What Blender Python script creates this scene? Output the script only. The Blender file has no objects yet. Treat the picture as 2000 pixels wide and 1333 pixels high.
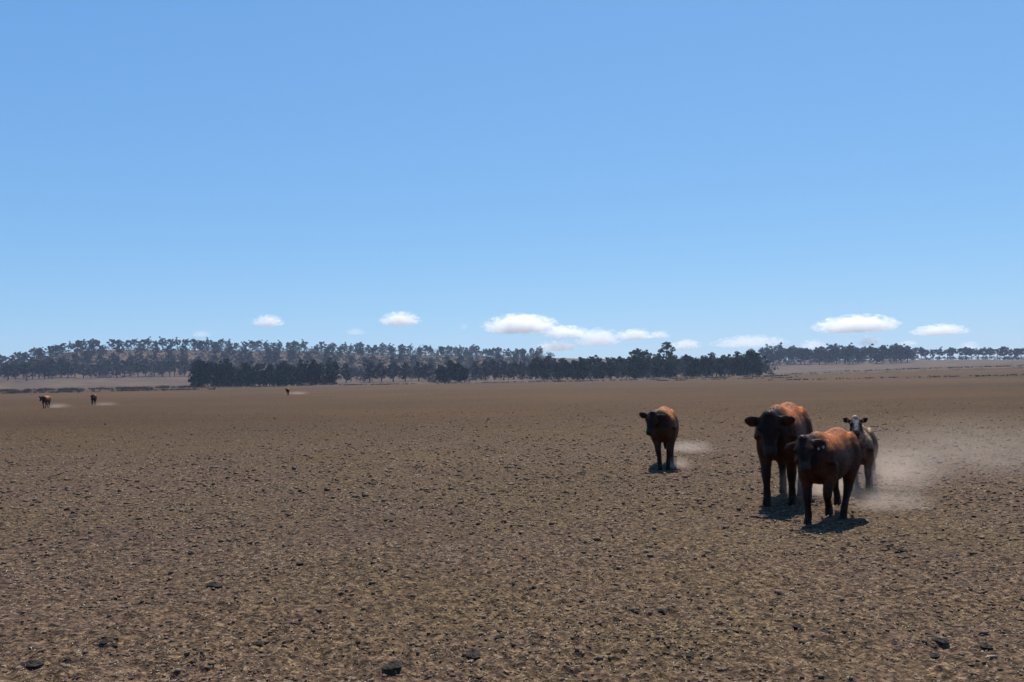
import bpy, math, random
import numpy as np
from mathutils import Vector, Matrix

scene = bpy.context.scene
R = math.radians

# ------------------------------------------------------------------ camera
CAM_H, F_PX, ROLL = 1.65, 1600.0, 0.0185
PITCH = math.atan((744.5 - 666.5) / F_PX)
cam_d = bpy.data.cameras.new('camera')
cam_d.sensor_width = 36.0
cam_d.lens = 36.0 * F_PX / 2000.0
cam_d.clip_start = 0.05
cam_d.clip_end = 90000.0
cam = bpy.data.objects.new('camera', cam_d)
scene.collection.objects.link(cam)
cam.matrix_world = (Matrix.Translation((0, 0, CAM_H)) @ Matrix.Rotation(math.pi / 2 + PITCH, 4, 'X')
                    @ Matrix.Rotation(-ROLL, 4, 'Z'))
scene.camera = cam

# ------------------------------------------------------------------ sky and sun
SUN_EL, SUN_AZ = R(60), R(16)          # azimuth measured from +Y towards +X
world = bpy.data.worlds.new('World')
scene.world = world
world.use_nodes = True
wn = world.node_tree.nodes
wl = world.node_tree.links
bg = wn['Background']
sky = wn.new('ShaderNodeTexSky')
sky.sky_type = 'NISHITA'
sky.sun_disc = False
sky.sun_elevation = SUN_EL
sky.sun_rotation = SUN_AZ
sky.altitude = 400
sky.air_density = 1.0
sky.dust_density = 0.35
sky.ozone_density = 5.0
# the camera's soft shoulder: each channel of the sky is compressed evenly in all directions
sep = wn.new('ShaderNodeSeparateColor')
com = wn.new('ShaderNodeCombineColor')
wl.new(sky.outputs[0], sep.inputs[0])
for ch, (power, gain) in enumerate(((0.80, 0.80), (0.60, 1.50), (0.38, 3.02))):
    pw = wn.new('ShaderNodeMath')
    pw.operation = 'POWER'
    pw.inputs[1].default_value = power
    ml = wn.new('ShaderNodeMath')
    ml.operation = 'MULTIPLY'
    ml.inputs[1].default_value = gain
    wl.new(sep.outputs[ch], pw.inputs[0])
    wl.new(pw.outputs[0], ml.inputs[0])
    wl.new(ml.outputs[0], com.inputs[ch])
wl.new(com.outputs[0], bg.inputs[0])
bg.inputs[1].default_value = 0.10
sun_d = bpy.data.lights.new('sun', 'SUN')
sun_d.energy = 5.0
sun_d.angle = R(0.53)
sun_d.color = (1.0, 0.94, 0.85)
sun = bpy.data.objects.new('sun', sun_d)
scene.collection.objects.link(sun)
sdir = Vector((math.sin(SUN_AZ) * math.cos(SUN_EL), math.cos(SUN_AZ) * math.cos(SUN_EL), math.sin(SUN_EL)))
sun.rotation_euler = sdir.to_track_quat('Z', 'Y').to_euler()
sun.location = sdir * 200

vs = scene.view_settings
vs.view_transform = 'Standard'
vs.look = 'None'
vs.gamma = 1.0
vs.use_curve_mapping = False
vs.exposure = 0.45
scene.render.engine = 'CYCLES'
scene.cycles.use_denoising = True
scene.cycles.max_bounces = 16
scene.cycles.diffuse_bounces = 4
scene.cycles.volume_bounces = 12
scene.cycles.transparent_max_bounces = 8

C = scene.collection

# ------------------------------------------------------------------ helpers
def tag(o, label=None, cat=None, group=None, kind=None):
    if label: o['label'] = label
    if cat: o['category'] = cat
    if group: o['group'] = group
    if kind: o['kind'] = kind
    return o

def empty(name, loc=(0, 0, 0), rz=0.0):
    o = bpy.data.objects.new(name, None)
    o.empty_display_size = 0.2
    C.objects.link(o)
    o.location = loc
    o.rotation_euler = (0, 0, rz)
    return o

def np_mesh(name, verts, faces):
    """verts (n,3), faces (m,k) with constant k"""
    verts = np.asarray(verts, dtype=np.float32)
    faces = np.asarray(faces, dtype=np.int32)
    me = bpy.data.meshes.new(name)
    n, (m, k) = len(verts), faces.shape
    me.vertices.add(n)
    me.vertices.foreach_set('co', verts.ravel())
    me.loops.add(m * k)
    me.loops.foreach_set('vertex_index', faces.ravel())
    me.polygons.add(m)
    me.polygons.foreach_set('loop_start', np.arange(0, m * k, k, dtype=np.int32))
    me.polygons.foreach_set('loop_total', np.full(m, k, dtype=np.int32))
    me.update(calc_edges=True)
    return me

def mesh_obj(name, me, mat=None, parent=None):
    o = bpy.data.objects.new(name, me)
    C.objects.link(o)
    if mat is not None:
        me.materials.clear()
        me.materials.append(mat)
    if parent is not None:
        o.parent = parent
    return o

def smooth(me):
    me.polygons.foreach_set('use_smooth', np.ones(len(me.polygons), dtype=bool))

class MB:
    """collects lofts and tubes as python lists"""
    def __init__(self):
        self.v, self.f = [], []
    def loft(self, rings):
        b = len(self.v)
        n = len(rings[0])
        for r in rings:
            self.v.extend(r)
        for i in range(len(rings) - 1):
            for j in range(n):
                k = (j + 1) % n
                self.f.append((b + i * n + j, b + i * n + k, b + (i + 1) * n + k, b + (i + 1) * n + j))
        self.f.append(tuple(b + j for j in range(n))[::-1])
        e = b + (len(rings) - 1) * n
        self.f.append(tuple(e + j for j in range(n)))
    def tube(self, pts, rad, n=10, flat=1.0):
        pts = [Vector(p) for p in pts]
        rings = []
        prev = None
        for i, p in enumerate(pts):
            t = (pts[min(i + 1, len(pts) - 1)] - pts[max(i - 1, 0)]).normalized()
            if prev is None:
                a = Vector((0, 1, 0)) if abs(t.y) < 0.9 else Vector((1, 0, 0))
            else:
                a = prev
            u = (a - t * a.dot(t)).normalized()
            prev = u
            w = t.cross(u)
            r = rad[i]
            rings.append([tuple(p + u * (r * flat * math.cos(2 * math.pi * j / n)) + w * (r * math.sin(2 * math.pi * j / n))) for j in range(n)])
        self.loft(rings)
    def ball(self, c, r, seg=10, rings=6):
        rr = []
        c = Vector(c)
        rx, ry, rz = r if hasattr(r, '__len__') else (r, r, r)
        for i in range(rings + 1):
            a = -math.pi / 2 + math.pi * (i + 0.02) / (rings + 0.04)
            rr.append([(c.x + rx * math.cos(a) * math.cos(2 * math.pi * j / seg), c.y + ry * math.cos(a) * math.sin(2 * math.pi * j / seg), c.z + rz * math.sin(a)) for j in range(seg)])
        self.loft(rr)
    def mesh(self, name):
        me = bpy.data.meshes.new(name)
        me.from_pydata(self.v, [], self.f)
        me.update()
        return me

def catmull(pts, sub=3):
    """pts rows of any width, smooth interpolation"""
    P = np.array(pts, dtype=float)
    out = []
    for i in range(len(P) - 1):
        p0, p1, p2, p3 = P[max(i - 1, 0)], P[i], P[i + 1], P[min(i + 2, len(P) - 1)]
        for s in range(sub):
            t = s / sub
            out.append(0.5 * ((2 * p1) + (-p0 + p2) * t + (2 * p0 - 5 * p1 + 4 * p2 - p3) * t * t + (-p0 + 3 * p1 - 3 * p2 + p3) * t ** 3))
    out.append(P[-1])
    return np.array(out)

# numpy gradient noise ------------------------------------------------
_rs = np.random.RandomState(7)
_perm = _rs.permutation(4096)
_grad = _rs.rand(4096) * 2 * np.pi
_gx, _gy = np.cos(_grad), np.sin(_grad)
def pnoise(x, y, seed=0):
    xi, yi = np.floor(x).astype(np.int64), np.floor(y).astype(np.int64)
    xf, yf = x - xi, y - yi
    u, v = xf * xf * xf * (xf * (xf * 6 - 15) + 10), yf * yf * yf * (yf * (yf * 6 - 15) + 10)
    def g(ix, iy, dx, dy):
        h = _perm[(_perm[(ix + seed * 131) & 4095] + iy) & 4095]
        return _gx[h] * dx + _gy[h] * dy
    a, b = g(xi, yi, xf, yf), g(xi + 1, yi, xf - 1, yf)
    c, d = g(xi, yi + 1, xf, yf - 1), g(xi + 1, yi + 1, xf - 1, yf - 1)
    return (a + u * (b - a)) * (1 - v) + (c + u * (d - c)) * v

# pixels to directions (2000 px wide photograph) -----------------------
CM = cam.matrix_world.to_3x3()
def ray(px, py):
    return (CM @ Vector(((px - 1000) / F_PX, -(py - 666.5) / F_PX, -1.0))).normalized()
def ground_at(px, py):
    d = ray(px, py)
    z = 0.0
    for _ in range(4):
        t = (z - CAM_H) / d.z
        z = soil_z(d.x * t, d.y * t)
    return Vector((d.x * t, d.y * t, 0))

# ------------------------------------------------------------------ terrain shape
TX = [-1500, -600, -100, 0, 50, 100, 150, 200, 370, 500, 700, 860, 1050, 1300, 1500, 1800, 2000, 2600, 3600]
Z430 = [1.2, 1.4, 1.5, 1.5, 1.5, 1.5, 1.5, 1.5, 1.5, 1.3, 1.3, 1.4, 1.4, 1.6, 2.2, 3.6, 4.0, 4.0, 3.0]
Z600 = [5, 6, 8, 8, 8.2, 8.3, 8.3, 8.3, 8.5, 8.5, 8, 7, 6, 5, 4.4, 6.0, 6.4, 6, 5]
Z820 = [8, 11, 18, 21.5, 26, 31, 35, 36.5, 36, 34.5, 32, 28.5, 24, 20, 16.5, 13.5, 11.5, 10, 8]
RAD = [0, 240, 430, 600, 820, 900, 1100, 1800]
def terrain(x, y):
    x = np.asarray(x, dtype=float)
    y = np.asarray(y, dtype=float)
    r = np.hypot(x, y)
    az = np.arctan2(x, np.maximum(y, 1e-6 + 0 * y))
    px = np.clip(1000 + 1600 * np.tan(np.clip(az, -1.02, 1.02)), -1500, 3600)
    back = np.clip((y + 0.3 * r) / (0.6 * r + 1e-6), 0, 1)
    z4, z6, z8 = (np.interp(px, TX, t) for t in (Z430, Z600, Z820))
    z = np.zeros_like(r)
    stops = [(0, 0 * r), (240, 0 * r), (430, z4), (700, z6 * 1.167), (1010, z8 * 1.232), (1120, z8 * 1.16), (1600, z8 * 0.5), (2600, 0 * r)]
    for (r0, a), (r1, b) in zip(stops[:-1], stops[1:]):
        t = np.clip((r - r0) / (r1 - r0), 0, 1)
        t = t * t * (3 - 2 * t) * 0.5 + t * 0.5
        m = (r >= r0) & (r < r1)
        z = np.where(m, a + (b - a) * t, z)
    far = np.clip((r - 300) / 300, 0, 1)
    z = z + far * (pnoise(x / 60, y / 60, 3) * 1.2 + pnoise(x / 23, y / 23, 4) * 0.35) * np.clip(1 - (r - 1500) / 1500, 0, 1)
    return z * back
def tz(x, y):
    return float(terrain(np.array([x]), np.array([y]))[0])
def at_px(px, r):
    """point of the terrain in the direction of picture column px at distance r"""
    d = ray(px, 744.5 - ROLL * (px - 1000))
    h = math.hypot(d.x, d.y)
    x, y = d.x / h * r, d.y / h * r
    return Vector((x, y, tz(x, y)))

# ------------------------------------------------------------------ materials
def new_mat(name):
    m = bpy.data.materials.new(name)
    m.use_nodes = True
    nt = m.node_tree
    return m, nt.nodes, nt.links, nt.nodes['Principled BSDF']

def N(nodes, kind, **kw):
    n = nodes.new(kind)
    for k, v in kw.items():
        setattr(n, k, v)
    return n

def noise(nodes, links, vec, scale, detail=4, rough=0.55, dist=0.0):
    n = nodes.new('ShaderNodeTexNoise')
    n.inputs['Scale'].default_value = scale
    n.inputs['Detail'].default_value = detail
    n.inputs['Roughness'].default_value = rough
    n.inputs['Distortion'].default_value = dist
    links.new(vec, n.inputs['Vector'])
    return n.outputs['Fac']

def ramp(nodes, links, fac, stops):
    n = nodes.new('ShaderNodeValToRGB')
    el = n.color_ramp.elements
    while len(el) < len(stops):
        el.new(0.5)
    for e, (p, c) in zip(el, stops):
        e.position = p
        e.color = (*c, 1) if len(c) == 3 else c
    links.new(fac, n.inputs[0])
    return n.outputs[0]

def mix(nodes, links, fac, a, b, mode='MIX'):
    n = nodes.new('ShaderNodeMix')
    n.data_type = 'RGBA'
    n.blend_type = mode
    for s, v in ((n.inputs[0], fac), (n.inputs[6], a), (n.inputs[7], b)):
        if hasattr(v, 'is_linked') or hasattr(v, 'links'):
            links.new(v, s)
        elif isinstance(v, tuple):
            s.default_value = (*v, 1) if len(v) == 3 else v
        else:
            s.default_value = v
    return n.outputs[2]

def math_n(nodes, links, op, a, b=None, clamp=False):
    n = nodes.new('ShaderNodeMath')
    n.operation = op
    n.use_clamp = clamp
    for s, v in zip(n.inputs, (a, b)):
        if v is None: continue
        if hasattr(v, 'links'): links.new(v, s)
        else: s.default_value = v
    return n.outputs[0]

def ground_material():
    m, n, l, p = new_mat('dry_trampled_soil')
    tc = n.new('ShaderNodeTexCoord').outputs['Object']
    fine = noise(n, l, tc, 62, 4, 0.65)
    med = noise(n, l, tc, 21, 3, 0.6, 0.3)
    pit = noise(n, l, tc, 15, 3, 0.62, 0.5)
    patch = noise(n, l, tc, 0.9, 4, 0.6)
    big = noise(n, l, tc, 0.11, 4, 0.6, 0.5)
    huge = noise(n, l, tc, 0.016, 4, 0.6, 0.4)
    f2 = math_n(n, l, 'ADD', math_n(n, l, 'MULTIPLY', med, 0.6), math_n(n, l, 'MULTIPLY', fine, 0.4))
    col = ramp(n, l, f2, [(0.39, (0.0280, 0.0172, 0.0113)), (0.455, (0.0680, 0.0430, 0.0261)), (0.51, (0.1120, 0.0688, 0.0400)), (0.565, (0.1750, 0.1117, 0.0626)), (0.64, (0.3300, 0.2340, 0.1348))])
    purple = ramp(n, l, f2, [(0.39, (0.0300, 0.0181, 0.0130)), (0.5, (0.1000, 0.0611, 0.0409)), (0.62, (0.2300, 0.1480, 0.1001))])
    col = mix(n, l, ramp(n, l, patch, [(0.42, (0, 0, 0)), (0.62, (1, 1, 1))]), col, purple)
    olive = ramp(n, l, f2, [(0.39, (0.0380, 0.0258, 0.0122)), (0.5, (0.1050, 0.0697, 0.0331)), (0.62, (0.2400, 0.1671, 0.0740))])
    col = mix(n, l, ramp(n, l, big, [(0.44, (0, 0, 0)), (0.62, (0.85, 0.85, 0.85))]), col, olive)
    dark = ramp(n, l, pit, [(0.385, (0.20, 0.18, 0.18)), (0.435, (1, 1, 1))])
    col = mix(n, l, 0.85, col, dark, 'MULTIPLY')
    tone = ramp(n, l, huge, [(0.36, (0.76, 0.77, 0.80)), (0.62, (1.20, 1.15, 1.06))])
    col = mix(n, l, 1.0, col, tone, 'MULTIPLY')
    # outer paddock: browner soil, darkened to paint in the self-shadow of rough ground
    gy = n.new('ShaderNodeSeparateXYZ')
    l.new(tc, gy.inputs[0])
    mo = n.new('ShaderNodeMapRange')
    mo.inputs['From Min'].default_value = 9
    mo.inputs['From Max'].default_value = 44
    l.new(math_n(n, l, 'ADD', gy.outputs[1], math_n(n, l, 'MULTIPLY', big, 12.0)), mo.inputs['Value'])
    col = mix(n, l, mo.outputs[0], col, mix(n, l, 1.0, col, (0.56, 0.45, 0.24), 'MULTIPLY'))
    # pale dry grass on the rising ground beyond the paddock
    geo = n.new('ShaderNodeNewGeometry').outputs['Position']
    vl = n.new('ShaderNodeVectorMath')
    vl.operation = 'LENGTH'
    l.new(geo, vl.inputs[0])
    wob = math_n(n, l, 'MULTIPLY_ADD', noise(n, l, tc, 0.02, 3), 60.0)
    dist = math_n(n, l, 'ADD', vl.outputs['Value'], wob)
    mr = n.new('ShaderNodeMapRange')
    mr.inputs['From Min'].default_value = 405
    mr.inputs['From Max'].default_value = 425
    l.new(dist, mr.inputs['Value'])
    grass = ramp(n, l, noise(n, l, tc, 0.06, 6, 0.7), [(0.35, (0.045, 0.029, 0.018)), (0.65, (0.105, 0.068, 0.040))])
    col = mix(n, l, mr.outputs[0], col, grass)
    l.new(col, p.inputs['Base Color'])
    p.inputs['Roughness'].default_value = 0.95
    p.inputs['Specular IOR Level'].default_value = 0.15
    b1 = n.new('ShaderNodeBump')
    b1.inputs['Strength'].default_value = 0.9
    b1.inputs['Distance'].default_value = 0.02
    h = math_n(n, l, 'ADD', fine, math_n(n, l, 'MULTIPLY', med, 2.0))
    l.new(h, b1.inputs['Height'])
    l.new(b1.outputs[0], p.inputs['Normal'])
    return m

def plain_noise_mat(name, lo, hi, scale, rough=0.9, spec=0.2, per_object=0.0, transl=0.0, coords='Object'):
    m, n, l, p = new_mat(name)
    tc = n.new('ShaderNodeTexCoord').outputs[coords]
    f = noise(n, l, tc, scale, 4, 0.6)
    col = ramp(n, l, f, [(0.33, lo), (0.68, hi)])
    if per_object:
        rnd = n.new('ShaderNodeObjectInfo').outputs['Random']
        t = ramp(n, l, rnd, [(0, (1 - per_object,) * 3), (1, (1 + per_object, 1 + per_object, 1 + per_object * 0.8))])
        col = mix(n, l, 1.0, col, t, 'MULTIPLY')
    l.new(col, p.inputs['Base Color'])
    p.inputs['Roughness'].default_value = rough
    p.inputs['Specular IOR Level'].default_value = spec
    if transl:
        tr = n.new('ShaderNodeBsdfTranslucent')
        l.new(col, tr.inputs['Color'])
        ms = n.new('ShaderNodeMixShader')
        ms.inputs[0].default_value = transl
        l.new(p.outputs[0], ms.inputs[1])
        l.new(tr.outputs[0], ms.inputs[2])
        l.new(ms.outputs[0], n['Material Output'].inputs['Surface'])
    return m

def coat_material(name, fur=False):
    m, n, l, p = new_mat(name)
    tc = n.new('ShaderNodeTexCoord').outputs['Object']
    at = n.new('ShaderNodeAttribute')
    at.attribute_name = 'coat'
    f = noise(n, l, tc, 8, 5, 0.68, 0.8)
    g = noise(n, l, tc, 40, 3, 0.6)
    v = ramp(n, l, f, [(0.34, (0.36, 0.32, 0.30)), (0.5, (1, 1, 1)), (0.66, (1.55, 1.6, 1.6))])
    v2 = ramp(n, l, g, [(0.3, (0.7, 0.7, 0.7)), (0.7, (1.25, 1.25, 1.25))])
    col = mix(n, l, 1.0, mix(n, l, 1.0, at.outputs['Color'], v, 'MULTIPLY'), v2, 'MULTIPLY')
    l.new(col, p.inputs['Base Color'])
    p.inputs['Roughness'].default_value = 0.5
    p.inputs['Specular IOR Level'].default_value = 0.12
    p.inputs['Sheen Weight'].default_value = 0.0
    p.inputs['Sheen Roughness'].default_value = 0.35
    p.inputs['Sheen Tint'].default_value = (1.0, 0.75, 0.6, 1)
    if fur:
        tr = n.new('ShaderNodeBsdfTranslucent')
        l.new(col, tr.inputs['Color'])
        ms = n.new('ShaderNodeMixShader')
        ms.inputs[0].default_value = 0.4
        l.new(p.outputs[0], ms.inputs[1])
        l.new(tr.outputs[0], ms.inputs[2])
        l.new(ms.outputs[0], n['Material Output'].inputs['Surface'])
    else:
        b = n.new('ShaderNodeBump')
        b.inputs['Strength'].default_value = 0.5
        b.inputs['Distance'].default_value = 0.01
        l.new(math_n(n, l, 'ADD', f, g), b.inputs['Height'])
        l.new(b.outputs[0], p.inputs['Normal'])
    return m

def volume_material(name, color, density, noise_scale, seed=0.0, aniso=0.0, sharp=1.6, thresh=0.30, flat_base=False, stretch=(1, 1, 1)):
    """density falls off to nothing at the surface of a unit ball in object space"""
    m = bpy.data.materials.new(name)
    m.use_nodes = True
    n, l = m.node_tree.nodes, m.node_tree.links
    n.remove(n['Principled BSDF'])
    pv = n.new('ShaderNodeVolumePrincipled')
    l.new(pv.outputs[0], n['Material Output'].inputs['Volume'])
    pv.inputs['Color'].default_value = (*color, 1)
    pv.inputs['Anisotropy'].default_value = aniso
    tc = n.new('ShaderNodeTexCoord').outputs['Object']
    ln = n.new('ShaderNodeVectorMath')
    ln.operation = 'LENGTH'
    if flat_base:
        sp = n.new('ShaderNodeSeparateXYZ')
        l.new(tc, sp.inputs[0])
        zz = math_n(n, l, 'ADD', sp.outputs[2], 0.45)
        up = math_n(n, l, 'MAXIMUM', zz, math_n(n, l, 'MULTIPLY', zz, -3.0))
        up = math_n(n, l, 'MULTIPLY', up, 0.72)
        cb = n.new('ShaderNodeCombineXYZ')
        l.new(sp.outputs[0], cb.inputs[0]); l.new(sp.outputs[1], cb.inputs[1]); l.new(up, cb.inputs[2])
        l.new(cb.outputs[0], ln.inputs[0])
    else:
        l.new(tc, ln.inputs[0])
    fall = math_n(n, l, 'SUBTRACT', 1.0, ln.outputs['Value'], True)
    mp = n.new('ShaderNodeMapping')
    mp.inputs['Location'].default_value = (seed * 3.1, seed * 1.7, seed * 0.9)
    mp.inputs['Scale'].default_value = stretch
    l.new(tc, mp.inputs['Vector'])
    f = noise(n, l, mp.outputs[0], noise_scale, 5, 0.6)
    f = math_n(n, l, 'MULTIPLY', math_n(n, l, 'SUBTRACT', f, 0.5), 2.6 if flat_base else 1.5)
    if flat_base:
        s = math_n(n, l, 'ADD', fall, f)
        s = math_n(n, l, 'MULTIPLY', math_n(n, l, 'SUBTRACT', s, thresh), sharp, True)
        s = math_n(n, l, 'MULTIPLY', s, math_n(n, l, 'MULTIPLY', fall, 12.0, True))
    else:
        s = math_n(n, l, 'MULTIPLY', math_n(n, l, 'POWER', fall, sharp), math_n(n, l, 'ADD', 0.62, math_n(n, l, 'MULTIPLY', f, 1.5), True))
    l.new(math_n(n, l, 'MULTIPLY', s, density), pv.inputs['Density'])
    return m

M_GROUND = ground_material()
M_COAT = coat_material('cattle_hide')
M_FUR = coat_material('cattle_hair', True)
M_HOOF = plain_noise_mat('hoof_horn', (0.010, 0.007, 0.005), (0.026, 0.018, 0.012), 30, 0.7, 0.1)
M_EYE = plain_noise_mat('dark_eye', (0.004, 0.003, 0.003), (0.008, 0.006, 0.005), 30, 0.5, 0.3)
M_TAG = plain_noise_mat('tag_plastic', (0.24, 0.23, 0.17), (0.30, 0.29, 0.22), 30, 0.5)
M_CLOD = plain_noise_mat('soil_clod', (0.060, 0.040, 0.028), (0.19, 0.13, 0.088), 9, 0.95, 0.1)
M_DUNG = plain_noise_mat('dried_dung', (0.010, 0.008, 0.007), (0.055, 0.042, 0.032), 25, 0.9, 0.15)
M_STRAW = plain_noise_mat('dead_straw', (0.13, 0.10, 0.065), (0.46, 0.39, 0.27), 9, 0.8, 0.2, 0, 0.2)
M_BARK = plain_noise_mat('grey_bark', (0.060, 0.052, 0.046), (0.19, 0.17, 0.15), 1.2, 0.95)
M_LEAF = {
    'dark': plain_noise_mat('dark_foliage', (0.009, 0.015, 0.011), (0.026, 0.034, 0.022), 0.35, 0.8, 0.04, 0.3, 0.15),
    'gum': plain_noise_mat('gum_foliage', (0.024, 0.032, 0.026), (0.055, 0.062, 0.046), 0.35, 0.75, 0.1, 0.25, 0.2),
    'grey': plain_noise_mat('grey_foliage', (0.026, 0.027, 0.029), (0.062, 0.057, 0.055), 0.35, 0.8, 0.08, 0.22, 0.2),
}
M_WEED = plain_noise_mat('dead_weeds', (0.030, 0.020, 0.016), (0.085, 0.058, 0.042), 0.3, 0.9, 0.1)
M_PALEWEED = plain_noise_mat('pale_dry_grass', (0.12, 0.088, 0.060), (0.26, 0.20, 0.145), 0.3, 0.9, 0.1, 0, 0.2)

# ------------------------------------------------------------------ ground sheet
def surface(x, y):
    """terrain plus the trampled relief of the soil"""
    x = np.asarray(x, dtype=float)
    y = np.asarray(y, dtype=float)
    rr = np.hypot(x, y)
    cell = rr * (R(88) / 560)
    def layer(wl, amp, seed):
        fade = np.clip((wl / 2.2 - cell) / (wl / 4), 0, 1)
        return amp * fade * pnoise(x / wl, y / wl, seed)
    d = layer(0.075, 0.030, 11) + layer(0.17, 0.026, 12) + layer(0.5, 0.030, 13) + layer(2.4, 0.06, 14)
    hoof = layer(0.24, 1.0, 15)
    d -= 0.045 * np.clip(hoof - 0.25, 0, 1)
    d += layer(14.0, 0.14, 16)
    d *= np.clip(rr / 1.5, 0, 1)
    return terrain(x, y) + d
def soil_z(x, y):
    return float(surface(np.array([x]), np.array([y]))[0])

def build_ground():
    front = np.linspace(R(-44), R(44), 561)
    rest = np.linspace(R(44), R(316), 70)[1:-1]
    az = np.concatenate([front, rest])
    r1 = 2.0 * np.exp(np.arange(0, math.log(30) / 0.005) * 0.005)
    r2 = r1[-1] * np.exp(np.arange(1, math.log(2200 / r1[-1]) / 0.016) * 0.016)
    r3 = np.array([2400, 3000, 4000, 6000, 9000, 14000, 22000, 34000, 50000.0])
    r = np.concatenate([[0.35, 0.8, 1.3, 1.7], r1, r2, r3])
    rr, aa = np.meshgrid(r, az, indexing='ij')
    x, y = rr * np.sin(aa), rr * np.cos(aa)
    z = surface(x, y)
    nr, na = rr.shape
    v = np.stack([x, y, z], -1).reshape(-1, 3)
    i = np.arange(nr - 1)[:, None] * na
    j = np.arange(na)[None, :]
    k = (j + 1) % na
    f = np.stack([i + j, i + k, i + na + k, i + na + j], -1).reshape(-1, 4)[:, ::-1]
    c = len(v)
    v = np.vstack([v, [[0, 0, float(z[0].mean())]]])
    me = np_mesh('ground', v, f)
    smooth(me)
    o = mesh_obj('ground', me, M_GROUND)
    tag(o, 'bare brown dry trampled paddock soil reaching to low hills', 'ground', kind='structure')
    return o
ground = build_ground()

# ------------------------------------------------------------------ clods, straw and dung on the soil
def wedge_points(n, r0, r1, rng, power=0.0, half=R(42)):
    u = rng.rand(n)
    if power == 0:
        r = np.sqrt(r0 ** 2 + u * (r1 ** 2 - r0 ** 2))
    else:
        r = r0 * (r1 / r0) ** u
    a = (rng.rand(n) * 2 - 1) * half
    return r * np.sin(a), r * np.cos(a), r

def ico():
    t = (1 + 5 ** 0.5) / 2
    v = np.array([(-1, t, 0), (1, t, 0), (-1, -t, 0), (1, -t, 0), (0, -1, t), (0, 1, t), (0, -1, -t), (0, 1, -t), (t, 0, -1), (t, 0, 1), (-t, 0, -1), (-t, 0, 1)], float)
    v /= np.linalg.norm(v[0])
    f = np.array([(0, 11, 5), (0, 5, 1), (0, 1, 7), (0, 7, 10), (0, 10, 11), (1, 5, 9), (5, 11, 4), (11, 10, 2), (10, 7, 6), (7, 1, 8), (3, 9, 4), (3, 4, 2), (3, 2, 6), (3, 6, 8), (3, 8, 9), (4, 9, 5), (2, 4, 11), (6, 2, 10), (8, 6, 7), (9, 8, 1)])
    return v, f

def build_clods(n=98000):
    rng = np.random.RandomState(21)
    x, y, r = wedge_points(n, 2.6, 60, rng, 1)
    keep = (pnoise(x / 1.3, y / 1.3, 31) + 0.45 * rng.randn(n) > -0.2) & (rng.rand(n) > np.clip((r - 14) / 46, 0, 1) ** 1.4)
    x, y, r = x[keep], y[keep], r[keep]
    n = len(x)
    s = np.clip(np.exp(rng.randn(n) * 0.5) * 0.0072, 0.0035, 0.022) * np.clip(r / 8, 0.8, 1.9)
    V, F = ico()
    v = V[None] * (1 + 0.4 * rng.randn(n, 12, 1))
    v *= np.stack([s * rng.uniform(0.8, 1.6, n), s * rng.uniform(0.8, 1.5, n), s * rng.uniform(0.45, 0.9, n)], -1)[:, None]
    a = rng.rand(n) * 6.28
    ca, sa = np.cos(a)[:, None], np.sin(a)[:, None]
    vx, vy = v[..., 0] * ca - v[..., 1] * sa, v[..., 0] * sa + v[..., 1] * ca
    z = v[..., 2] + (s * 0.2 + surface(x, y))[:, None]
    v = np.stack([vx + x[:, None], vy + y[:, None], z], -1).reshape(-1, 3)
    f = (F[None] + 12 * np.arange(n)[:, None, None]).reshape(-1, 3)
    o = mesh_obj('soil_clods', np_mesh('soil_clods', v, f), M_CLOD)
    tag(o, 'small brown clods of dry earth strewn over the bare paddock', 'clods', kind='stuff')

def build_straw(n=72000):
    rng = np.random.RandomState(22)
    x, y, r = wedge_points(n, 2.6, 55, rng, 1)
    keep = pnoise(x / 1.7, y / 1.7, 37) + 0.35 * rng.randn(n) > 0.0
    x, y, r = x[keep], y[keep], r[keep]
    n = len(x)
    L = np.exp(rng.randn(n) * 0.4) * 0.016 * np.clip(r / 9, 0.8, 1.8)
    W = rng.uniform(0.003, 0.008, n) * np.clip(r / 8, 0.8, 2.2)
    a = rng.rand(n) * 6.28
    el = np.abs(rng.randn(n)) * 0.15
    dx, dy, dz = np.cos(a) * np.cos(el), np.sin(a) * np.cos(el), np.sin(el)
    px_, py_ = -np.sin(a), np.cos(a)
    z0 = rng.uniform(0.003, 0.014, n) + surface(x, y)
    v = np.zeros((n, 6, 3))
    for i, (t, b) in enumerate(((-0.5, 0), (0, 0.25), (0.5, 0))):
        for j, sgn in enumerate((-1, 1)):
            v[:, i * 2 + j, 0] = x + dx * L * t + sgn * px_ * W / 2
            v[:, i * 2 + j, 1] = y + dy * L * t + sgn * py_ * W / 2
            v[:, i * 2 + j, 2] = z0 + dz * L * (t + 0.5) + b * L * 0.4 + 0.001 * sgn
    F = np.array([(0, 1, 3, 2), (2, 3, 5, 4)])
    f = (F[None] + 6 * np.arange(n)[:, None, None]).reshape(-1, 4)
    o = mesh_obj('dead_straw', np_mesh('dead_straw', v.reshape(-1, 3), f), M_STRAW)
    tag(o, 'pale broken bits of dead straw littering the bare soil', 'straw', kind='stuff')

build_clods()
build_straw()

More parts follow.
